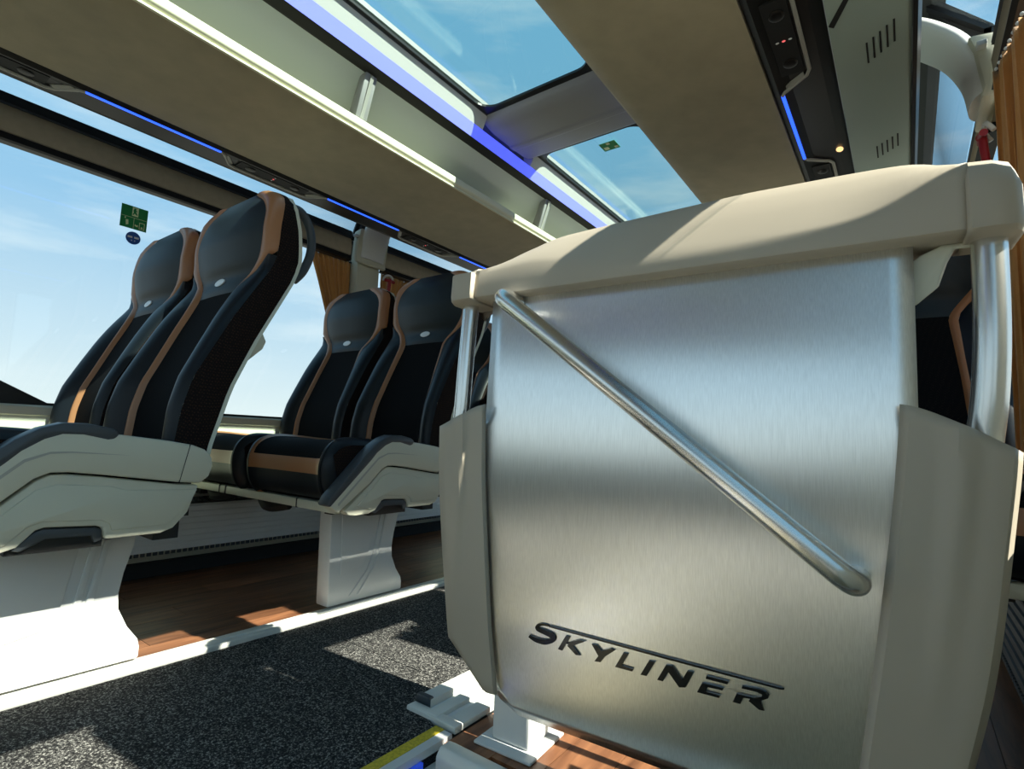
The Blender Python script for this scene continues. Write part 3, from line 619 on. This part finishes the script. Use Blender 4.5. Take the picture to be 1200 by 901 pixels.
def double_seat(side):
    root = empty('double_coach_seat', (0, 0, 0)); s = side
    for c in (0.245, -0.262): seat_back(root, s * c, s); seat_cushion(root, s * c)
    L = lambda P, dy=0: [(y - .70 + dy, S(z)) for y, z in P]
    xa, xb = s * (.245 + .231), s * (.245 + .275)
    up = [(.135, -.226), (.106, -.205), (.118, -.185), (.23, -.067), (.25, -.044), (.283, -.023), (.313, -.013), (.345, -.013), (.389, -.021), (.498, -.034), (.545, -.042), (.572, -.052), (.588, -.07), (.592, -.09), (.585, -.112), (.568, -.127), (.523, -.123), (.382, -.103), (.33, -.097), (.303, -.097), (.28, -.108), (.238, -.148)]
    ar = prism('armrest', L(up), 'x', xa, xb, 'cream', root, bevel=0.006)
    pad = [(.106, -.208), (.094, -.20), (.106, -.178), (.222, -.058), (.246, -.036), (.28, -.014), (.313, -.003), (.35, -.003), (.392, -.011), (.405, -.02), (.398, -.033), (.385, -.035), (.345, -.026), (.313, -.026), (.288, -.036), (.258, -.058), (.238, -.08)]
    prism('armrest_pad', L(pad), 'x', s * (.245 + .229), s * (.245 + .2765), 'gunmetal', ar, bevel=0.005)
    prism('seam', L([(.538, -.0395), (.5395, -.0395), (.524, -.1235), (.5225, -.1235)]), 'x', s * .518, s * .5205, 'blackmatt', ar)
    prism('groove', L([(.13, -.20), (.262, -.072), (.298, -.058), (.33, -.057), (.43, -.065), (.33, -.060), (.298, -.062), (.264, -.077), (.133, -.206)]), 'x', s * .518, s * .5206, 'frame', ar)
    low = [(.568, -.131), (.523, -.128), (.382, -.107), (.33, -.101), (.303, -.101), (.283, -.112), (.243, -.151), (.16, -.222), (.175, -.236), (.20, -.239), (.247, -.237), (.269, -.230), (.293, -.202), (.305, -.198), (.385, -.203), (.396, -.208), (.40, -.230), (.50, -.230), (.524, -.221), (.55, -.190)]
    sc = prism('side_cover', L(low), 'x', xa, s * (.245 + .268), 'cream', root, bevel=0.005)
    prism('moulding', L([(.20, -.212), (.285, -.128), (.315, -.119), (.40, -.126), (.43, -.136), (.47, -.137), (.565, -.140), (.545, -.18), (.51, -.212), (.41, -.215), (.405, -.20), (.39, -.192), (.30, -.187), (.28, -.195), (.25, -.226)]), 'x', s * .50, s * (.245 + .2712), 'cream', sc, bevel=0.003)
    prism('release_lever', L([(.262, -.235), (.293, -.205), (.305, -.201), (.385, -.206), (.396, -.212), (.398, -.232), (.385, -.236), (.38, -.222), (.31, -.220), (.275, -.239)]), 'x', xa, s * (.245 + .263), 'gunmetal', root, bevel=0.003)
    box('lever_recess', sorted((s * .478, s * .50)), (.255 - .70, .40 - .70), (S(-.245), S(-.20)), 'black', root)
    # pedestal standing on the floor rail
    ped = [(.235, -.24), (.515, -.24), (.513, -.28), (.498, -.34), (.492, -.385), (.495, -.42), (.516, -.464), (.54, -.497), (.545, -.515), (.545, -.541), (.245, -.541)]
    pd = prism('pedestal', L(ped), 'x', s * .285, s * .348, 'white', root, bevel=0.006)
    prism('embossing', L([(.275, -.26), (.41, -.26), (.385, -.40), (.36, -.435), (.285, -.45)]), 'x', s * .34, s * .3505, 'white', pd, bevel=0.0025)
    for k in range(2):
        q = .022 * k
        prism('rib', L([(.43 + q, -.26), (.443 + q, -.26), (.42 + q, -.40), (.40 + q, -.45), (.33 + q * 1.5, -.52), (.32 + q * 1.5, -.52), (.385 + q, -.45), (.406 + q, -.40)]), 'x', s * .34, s * .352, 'white', pd, bevel=0.002)
    # frame under the cushions
    fb = box('seat_frame', sorted((-s * .50, s * .475)), (-.545, -.515), (.325, .352), 'cream', root, bevel=0.004)
    box('frame_bar', sorted((-s * .50, s * .475)), (-.20, -.15), (.31, .35), 'blackmatt', root)
    for x in (-.40, -.09, .12, .42): box('cross_bar', (s * x - .015, s * x + .015), (-.53, -.16), (.318, .345), 'blackmatt', root)
    for x in (-.33, .05):
        tube('mechanism', [(s * x - .08, -.48, .315), (s * x, -.50, .30), (s * x + .07, -.47, .312)], 0.018, 'blackmatt', root, seg=8)
    for x in (-.215, -.17, .28): box('clip', (s * x - .002, s * x + .002), (-.5465, -.54), (.324, .353), 'blackmatt', fb)
    box('wall_bracket', sorted((-s * .51, -s * .46)), (-.50, -.16), (.295, .34), 'blackmatt', root)
    return root
SG = 'double coach seats beside the aisle'
sa = double_seat(1); sa.location = (-1.80, 0.70, 0)
tag(sa, 'dark double coach seat with copper trim, nearest the green exit sticker', 'seat', SG)
for y, lab in ((1.505, 'dark double coach seat with copper trim, between the open curtain and the metal partition'), (2.31, 'dark double coach seat glimpsed between partition pole and metal sheet')):
    c = copy_tree(sa); c.location = (-1.80, y, 0); c['label'] = lab
sb = double_seat(-1); sb.location = (-0.275, 1.80, 0)
tag(sb, 'dark double coach seat with copper trim, right behind the metal partition', 'seat', SG)

# ---------------------------------------------------------------- luggage racks with service strips
def rack(side):
    f = (lambda x: x) if side < 0 else MX
    ox, oy, oz = f(-1.6), 1.3, S(0.95)
    r = empty('luggage_rack', (ox, oy, oz))
    q = lambda P: [(f(x) - ox, S(z) - oz) for x, z in P]
    ya, yb = Y0 - oy + .02, Y1 - oy - .02
    if side < 0:
        und = [(-1.352, .935), (-1.375, .925), (-1.42, .921), (-1.60, .918), (-1.783, .915), (-1.783, .935), (-1.42, .942), (-1.36, .95)]
        lip = [(-1.352, .941), (-1.343, .950), (-1.343, .972), (-1.350, .978), (-1.362, .978), (-1.362, .941)]
    else:
        und = [(-1.402, .972), (-1.416, .955), (-1.45, .945), (-1.60, .925), (-1.783, .910), (-1.783, .93), (-1.46, .965), (-1.42, .985)]
        lip = [(-1.400, .972), (-1.394, .985), (-1.400, 1.0), (-1.415, 1.006), (-1.43, 1.0), (-1.43, .97)]
    prism('shelf', q(und), 'y', ya, yb, 'velour', r, smooth=True)
    prism('lip', q(lip), 'y', ya, yb, 'lip' if side < 0 else 'velour', r, bevel=.003)
    if side < 0: prism('lip_bead', q([(-1.3525, .931), (-1.347, .933), (-1.347, .938), (-1.3525, .939)]), 'y', ya, yb, 'lip', r)
    prism('back_panel', q([(-1.325, 1.114), (-1.345, 1.104), (-1.46, .995), (-1.52, .96), (-1.53, .975), (-1.47, 1.02), (-1.38, 1.12), (-1.325, 1.125)]), 'y', ya, yb, 'greypanel', r, smooth=True)
    for y in (-1.09, -.06, .972, 2.0, 3.03, 4.05):
        y -= oy
        if not ya < y < yb: continue
        if side > 0: B = q([(-1.44, .98), (-1.41, .99), (-1.37, 1.112), (-1.40, 1.118)])
        else: B = q([(-1.40, .975), (-1.352, .979), (-1.312, 1.112), (-1.345, 1.112)])
        b = prism('bracket', B, 'y', y - .022, y + .022, 'beam', r, bevel=.004)
        C = q([(-1.350, .985), (-1.3505, .981), (-1.308, 1.104), (-1.311, 1.108)])
        if side < 0: prism('ridge', C, 'y', y - .006, y + .006, 'frame', b)
    # black service strip along the outer edge
    st = prism('service_strip', q([(-1.783, .930), (-1.786, .914), (-1.80, .908), (-1.83, .915), (-1.90, .912), (-1.925, .918), (-1.925, .955), (-1.98, 1.0), (-1.98, 1.02), (-1.783, .95)]), 'y', ya, yb, 'black', r)
    pitch = 0.772; y = -1.9 + (0.0 if side < 0 else 0.27)
    P0 = -1.146 if side < 0 else -0.878
    for k in range(7):
        a = P0 + k * pitch                      # start of the blue line
        if a + .37 > Y1 - .05: break
        if a < Y0 + .1: continue
        z = .908
        box('light_line', sorted((f(-1.802) - ox, f(-1.810) - ox)), (a - oy, a + .365 - oy), (S(z - .0025) - oz, S(z + .004) - oz), 'ledblue', r)
        # grey bracket frame round the control panel between two blue lines
        g0, g1 = a + .365, a + pitch
        if g1 < Y1 - .03:
            pl_ = [(-1.806, g0), (-1.812, g0 + .012), (-1.868, g0 + .055), (-1.876, g0 + .075), (-1.876, g1 - .075), (-1.868, g1 - .055), (-1.812, g1 - .012), (-1.806, g1)]
            tube('panel_frame', [(f(x) - ox, y - oy, S(.9085) - oz) for x, y in pl_], 0.0045, 'frame', r, seg=6, k=1)
            for w0, w1 in ((g0 + .012, g0 + .05), (g1 - .05, g1 - .012)):
                xa, xb = f(-1.818) - ox, f(-1.862) - ox
                Vw = [(xa, (w0 if w0 < g0 + .1 else w1) - oy, S(.905) - oz), (xb, (w1 if w0 < g0 + .1 else w0) - oy, S(.905) - oz), (xb, (w1 + .016 if w0 < g0 + .1 else w0 - .016) - oy, S(.912) - oz), (xa, (w0 + .02 if w0 < g0 + .1 else w1 - .02) - oy, S(.912) - oz)]
                obj('frame_wedge', Vw + [(v[0], v[1], v[2] + .008) for v in Vw], [(0, 1, 2, 3), (4, 5, 6, 7), (0, 1, 5, 4), (1, 2, 6, 5), (2, 3, 7, 6), (3, 0, 4, 7)], 'frame', r)
            mid = (g0 + g1) / 2
            pnl = box('control_panel', sorted((f(-1.816) - ox, f(-1.866) - ox)), (g0 + .075 - oy, g1 - .075 - oy), (S(.9095) - oz, S(.918) - oz), 'blackmatt', r)
            for dy in (-.085, .085): ellipsoid('reading_light', (f(-1.842) - ox, mid + dy - oy, S(.909) - oz), (.016, .018, .004), 'black', pnl)
            for i, xx in enumerate((-1.829, -1.842, -1.855)):
                ellipsoid('symbol', (f(xx) - ox, mid - oy, S(.909) - oz), (.004, .003, .0015), 'redled' if i == 1 else 'badge', pnl, 8, 4)
    return r
tag(rack(-1), 'suede-lined luggage rack with cream lip above the seats by the exit sticker', 'luggage rack')
rr = rack(1); tag(rr, 'suede-lined luggage rack with rounded edge above the metal partition', 'luggage rack')
ellipsoid('warm_reflection_glow', (MX(-1.90) - rr.location.x, 1.80 - rr.location.y, S(.909) - rr.location.z), (.010, .016, .003), 'glow', rr, 10, 5)  # warm reflection on the strip, put in as a small glowing dot
# vented panel outboard of the right rack
vp = empty('vent_panel', (-0.04, 2.2, S(0.90))); tag(vp, 'sage grey duct panel with rows of vent slots beside the right rack', 'panel')
def vent_part(name, ya, yb):
    prism(name, [(-0.072, 0.0), (0.066, 0.0), (0.073, 0.006), (0.073, 0.02), (-0.072, 0.02)], 'y', ya - 2.2, yb - 2.2, 'ventpanel', vp, bevel=.002)
vent_part('panel', 1.13, 2.9); vent_part('panel', 2.906, Y1 - .05)
for y in (1.265, 1.76, 2.4):
    for k in range(5):
        x = -0.008 + .0125 * k; yy = y + .06 - .012 * k - 2.2
        box('slot', (x - .0018, x + .0018), (yy, yy + .075), (-0.0012, 0.003), 'blackmatt', vp)
obj('joint', [(-.071, -.972, -.0015), (-.062, -.962, -.0015), (-.012, -1.068, -.0015), (-.021, -1.07, -.0015), (-.071, -.972, .002), (-.062, -.962, .002), (-.012, -1.068, .002), (-.021, -1.07, .002)], [(0, 1, 2, 3), (4, 5, 6, 7), (0, 1, 5, 4), (1, 2, 6, 5), (2, 3, 7, 6), (3, 0, 4, 7)], 'blackmatt', vp)
prism('edge_seal', [(0.074, -0.004), (0.082, -0.004), (0.09, 0.03), (0.074, 0.03)], 'y', 1.13 - 2.2, Y1 - 2.25, 'black', vp)

# ---------------------------------------------------------------- blinds, pillar covers, curtains, hammers
def blind(side, ya, yb, lab):
    f = (lambda x: x) if side < 0 else MX
    o = empty('roller_blind', (f(-2.26), (ya + yb) / 2, S(0.9))); c = o.location
    q = lambda P: [(f(x) - c.x, S(z) - c.z) for x, z in P]
    l = (yb - ya) / 2
    prism('blind', q([(-2.238, .885), (-2.228, .89), (-2.224, .935), (-2.236, .975), (-2.27, .975), (-2.27, .885)]), 'y', -l, l, 'blind', o, bevel=.003)
    prism('top_rail', q([(-2.236, .976), (-2.226, .980), (-2.232, 1.012), (-2.262, 1.014), (-2.262, .976)]), 'y', -l, l, 'black', o)
    prism('rim', q([(-2.232, .972), (-2.226, .974), (-2.228, .9805), (-2.233, .9805)]), 'y', -l, l, 'gunmetal', o)
    prism('bottom_rail', q([(-2.232, .858), (-2.222, .862), (-2.226, .884), (-2.262, .884), (-2.262, .858)]), 'y', -l, l, 'black', o)
    tag(o, lab, 'blind')
blind(-1, Y0 + .02, 1.60, 'long rolled sun blind above the window with the exit sticker')
blind(-1, 1.81, Y1 - .03, 'rolled sun blind above the farther window behind the second seat row')
blind(1, Y0 + .02, 1.60, 'rolled sun blind above the stairwell window, near side of the white pillar cover')
blind(1, 1.81, Y1 - .03, 'rolled sun blind past the white pillar cover by the red hammer over the partition')
def shroud(side, lab):
    f = (lambda x: x) if side < 0 else MX
    o = empty('pillar_cover', (f(-2.16), 1.72, S(0.95))); c = o.location
    q = lambda P: [(f(x) - c.x, S(z) - c.z) for x, z in P]
    hp = q([(-2.088, 1.13), (-2.12, 1.105), (-2.17, 1.05), (-2.208, .97), (-2.222, .89)])
    tube('hood', [(x, 0, z) for x, z in hp], 0.078, 'white', o, seg=24, k=5, flat=0.42)
    prism('cheek', q([(-2.185, 1.03), (-2.198, .99), (-2.212, .89), (-2.205, .862), (-2.225, .858), (-2.245, .885), (-2.245, 1.02)]), 'y', -.10, .09, 'cream', o, bevel=.010)
    box('hook', sorted((f(-2.20) - c.x, f(-2.22) - c.x)), (-.122, -.10), (.03, .045), 'white', o, bevel=.003)
    tag(o, lab, 'pillar cover')
shroud(-1, 'white pillar cover between the two blinds behind the second seat row'); shroud(1, 'white pillar cover reaching down beside the amber curtain over the partition')
def curtain(side, ya, yb, lab, taper=0.0, zb=0.0, zt=0.853, seedp=0.0, n=7, sag=0.0):
    f = (lambda x: x) if side < 0 else MX
    o = empty('curtain', (f(-2.21), (ya + yb) / 2, S(zt))); c = o.location; rows = []
    for i in range(30):
        t = i / 29; z = zt + (zb - zt) * t; row = []
        tt = min(1.0, t / .35)
        a, b = ya + taper * tt if taper > 0 else ya, yb + (taper * tt if taper < 0 else 0)
        for k in range(91):
            w = k / 90; ph = w * n * 2 * math.pi + seedp
            amp = (.016 if side > 0 else .009) * (1 - .35 * t)
            x = f((-2.232 if side > 0 else -2.303) + amp * (.7 if side > 0 else 1) * math.sin(ph + .5 * math.sin(3 * t)) + (.005 if side > 0 else .003) * math.sin(2.3 * ph + 1)); y = a + (b - a) * w + .006 * math.sin(ph * 2 + t)
            row.append((x - c.x, y - c.y, S(z) - c.z - sag * (1 - w) * (1 - t) + (.004 * math.sin(ph) if i == 0 else 0)))
        rows.append(row)
    xr = f(-2.232 if side > 0 else -2.303) - c.x
    grid('cloth', rows, 'curtain', o, thick=.003)
    tube('curtain_rod', [(xr, ya - .02 - c.y, .002 - sag), (xr, yb + .004 - c.y, .002)], .004, 'black', o, seg=8, k=1)
    for k in range(n): ellipsoid('curtain_ring', (xr + (.012 if side < 0 else -.012), ya + (yb - ya) * (k + .5) / n - c.y, .004 - sag * (1 - (k + .5) / n)), (.0035, .003, .004), 'badge', o, 8, 5)
    tag(o, lab, 'curtain', 'amber curtains at the windows')
curtain(-1, 1.415, 1.655, 'amber curtain gathered at the pillar, beside the sky seen past the first seat', taper=.12, zt=.875, n=8)
curtain(-1, 1.85, 2.12, 'amber curtain just past the white pillar and red hammer behind the second seat row', taper=-.10, seedp=1, zt=.875)
curtain(1, 1.17, 1.52, 'amber curtain hanging beside the bright steel pole of the partition', taper=0, seedp=2.0, n=8, zt=.855, sag=.10)
def hammer(side, y, z, lab):
    f = (lambda x: x) if side < 0 else MX
    d = 1 if side < 0 else -1
    o = empty('emergency_hammer', (f(-2.235), y, S(z)))
    tube('holder', [(d * .0, -.03, .0), (d * .012, -.025, .022), (d * .014, 0, .032), (d * .012, .025, .022), (0, .03, 0)], .006, 'white', o, seg=8)
    tube('head', [(d * .02, -.03, .0), (d * .022, 0, .002), (d * .02, .03, .0)], [.009] * 6 + [.012] + [.009] * 6, 'red', o, seg=12, k=6)
    tube('handle', [(d * .02, 0, 0), (d * .018, 0, -.03), (d * .014, 0, -.075), (d * .012, 0, -.11)], .0095, 'red', o, seg=10)
    tag(o, lab, 'hammer', 'red emergency hammers on the pillars')
hammer(-1, 1.845, .815, 'red emergency hammer on the pillar behind the second seat row'); hammer(1, 1.73, .81, 'red emergency hammer in white ring beside the curtain above the partition cap')

# ---------------------------------------------------------------- stickers
st = empty('exit_sticker', (-2.318, .698, S(.769))); tag(st, 'green rectangular emergency exit sticker on the big side window', 'sticker')
box('sheet', (0, .0012), (-.043, .043), (-.043, .043), 'green', st)
bx = lambda n, y0, y1, z0, z1, m='greenmark': box(n, (.0012, .0018), (y0, y1), (z0, z1), m, st)
bx('symbol_panel', -.008, .012, .006, .040)
prism('running_figure', [(-.002, .036), (.004, .036), (.003, .030), (.009, .026), (.003, .024), (.007, .018), (.010, .010), (.004, .013), (.0, .017), (-.004, .010), (-.007, .011), (-.003, .020), (-.005, .026)], 'x', .0018, .0023, 'green', st)
bx('rule', -.041, .041, -.001, .0002); bx('rule', -.0006, .0006, -.041, -.001)
prism('hammer_symbol', [(-.030, -.004), (-.026, -.004), (-.026, -.010), (-.030, -.010)], 'x', .0012, .0018, 'greenmark', st)
prism('window_symbol', [(-.026, -.014), (-.018, -.012), (-.016, -.030), (-.024, -.034)], 'x', .0012, .0018, 'greenmark', st)
prism('seat_symbol', [(.004, -.022), (.008, -.026), (.014, -.024), (.014, -.032), (.004, -.030)], 'x', .0012, .0018, 'greenmark', st)
for a in ((.018, .036, -.014, -.012), (.018, .020, -.036, -.014), (.034, .036, -.036, -.014), (.018, .036, -.038, -.036), (.024, .030, -.034, -.028)): bx('window_symbol', *a)
ds = empty('round_sticker', (-2.318, .702, S(.692))); tag(ds, 'small round blue sticker with white symbol under the green exit sticker', 'sticker')
prism('disc', [(.024 * math.cos(a), .024 * math.sin(a)) for a in np.linspace(0, 2 * math.pi, 28, endpoint=False)], 'x', 0, .0012, 'blue', ds)
for a, b in ((-.018, -.003), (.003, .018)): prism('belt_symbol', [(a, -.001), (b, -.001), (b, .006), (a, .006)], 'x', .0012, .0018, 'badge', ds)
for a in (-.006, .004): prism('mark', [(a, -.012), (a + .003, -.012), (a + .003, -.008), (a, -.008)], 'x', .0012, .0018, 'badge', ds)
rs = empty('roof_exit_sticker', (-.955, 1.895, S(GZ + .003))); tag(rs, 'small green exit sticker on the rear sunroof pane', 'sticker')
box('sheet', (-.035, .035), (-.03, .03), (-.0012, 0), 'green', rs)
box('symbol_panel', (-.028, -.008), (.002, .022), (-.0018, -.0012), 'greenmark', rs); box('symbol_panel', (-.006, .008), (-.026, -.012), (-.0018, -.0012), 'greenmark', rs); box('symbol_panel', (.016, .030), (.010, .022), (-.0018, -.0012), 'greenmark', rs)
# dark sloping edge print in the window corner
dk = prism('window_corner_print', [(-.40, .045), (.515, .057), (.39, .122), (.10, .26), (-.40, .50)], 'x', -2.3215, -2.3195, 'black')
for v in dk.data.vertices: v.co.z += H
tag(dk, 'black sloping printed corner at the foot of the exit sticker window', 'window print')

# ---------------------------------------------------------------- convectors along the walls
def convector(side, lab):
    f = (lambda x: x) if side < 0 else MX
    o = empty('convector', (f(-2.22), 1.4, S(-.47))); c = o.location
    q = lambda P: [(f(x) - c.x, S(z) - c.z) for x, z in P]
    ya, yb = (-1.8, 3.0) if side < 0 else (-.42, 3.0)
    prism('housing', q([(-2.285, -.46), (-2.21, -.46), (-2.235, -.30), (-2.285, -.285)]), 'y', ya, yb, 'darkalu' if side > 0 else 'alu', o)
    for k in range(7):
        z = -.452 + k * .0215; x = -2.2095 - (z + .46) * .156
        prism('rib', q([(x - .004, z), (x + .004, z + .002), (x + .003, z + .0165), (x - .006, z + .0175)]), 'y', ya, yb, 'darkalu' if side > 0 else 'alu', o)
    gr = prism('tread_top', q([(-2.285, -.284), (-2.22, -.296), (-2.22, -.29), (-2.285, -.278)]), 'y', ya, yb, 'blackmatt', o)
    V, Fc = [], []
    for k in range(int((yb - ya) / .022)):
        for j in range(3):
            x = -2.275 + j * .02; z = -.281 - (x + 2.285) * .19; xx = sorted((f(x) - c.x, f(x + .008) - c.x)); boxd(xx, (ya + .022 * k, ya + .022 * k + .012), (S(z) - c.z - .002, S(z) - c.z + .006), V, Fc)
    tag(obj('studs', V, Fc, 'darkalu', gr), kind='stuff')
    V, Fc = [], []
    for k in range(int((yb - ya) / .02)): boxd(sorted((f(-2.212) - c.x, f(-2.206) - c.x)), (ya + .02 * k, ya + .02 * k + .013), (S(-.472) - c.z, S(-.4605) - c.z), V, Fc)
    tag(obj('foot_chain', V, Fc, 'gunmetal', o), kind='stuff')
    tag(o, lab, 'heater')
convector(-1, 'ribbed silver wall heater low behind the seat pedestals'); convector(1, 'dark ribbed wall heater with studded top right of the partition')
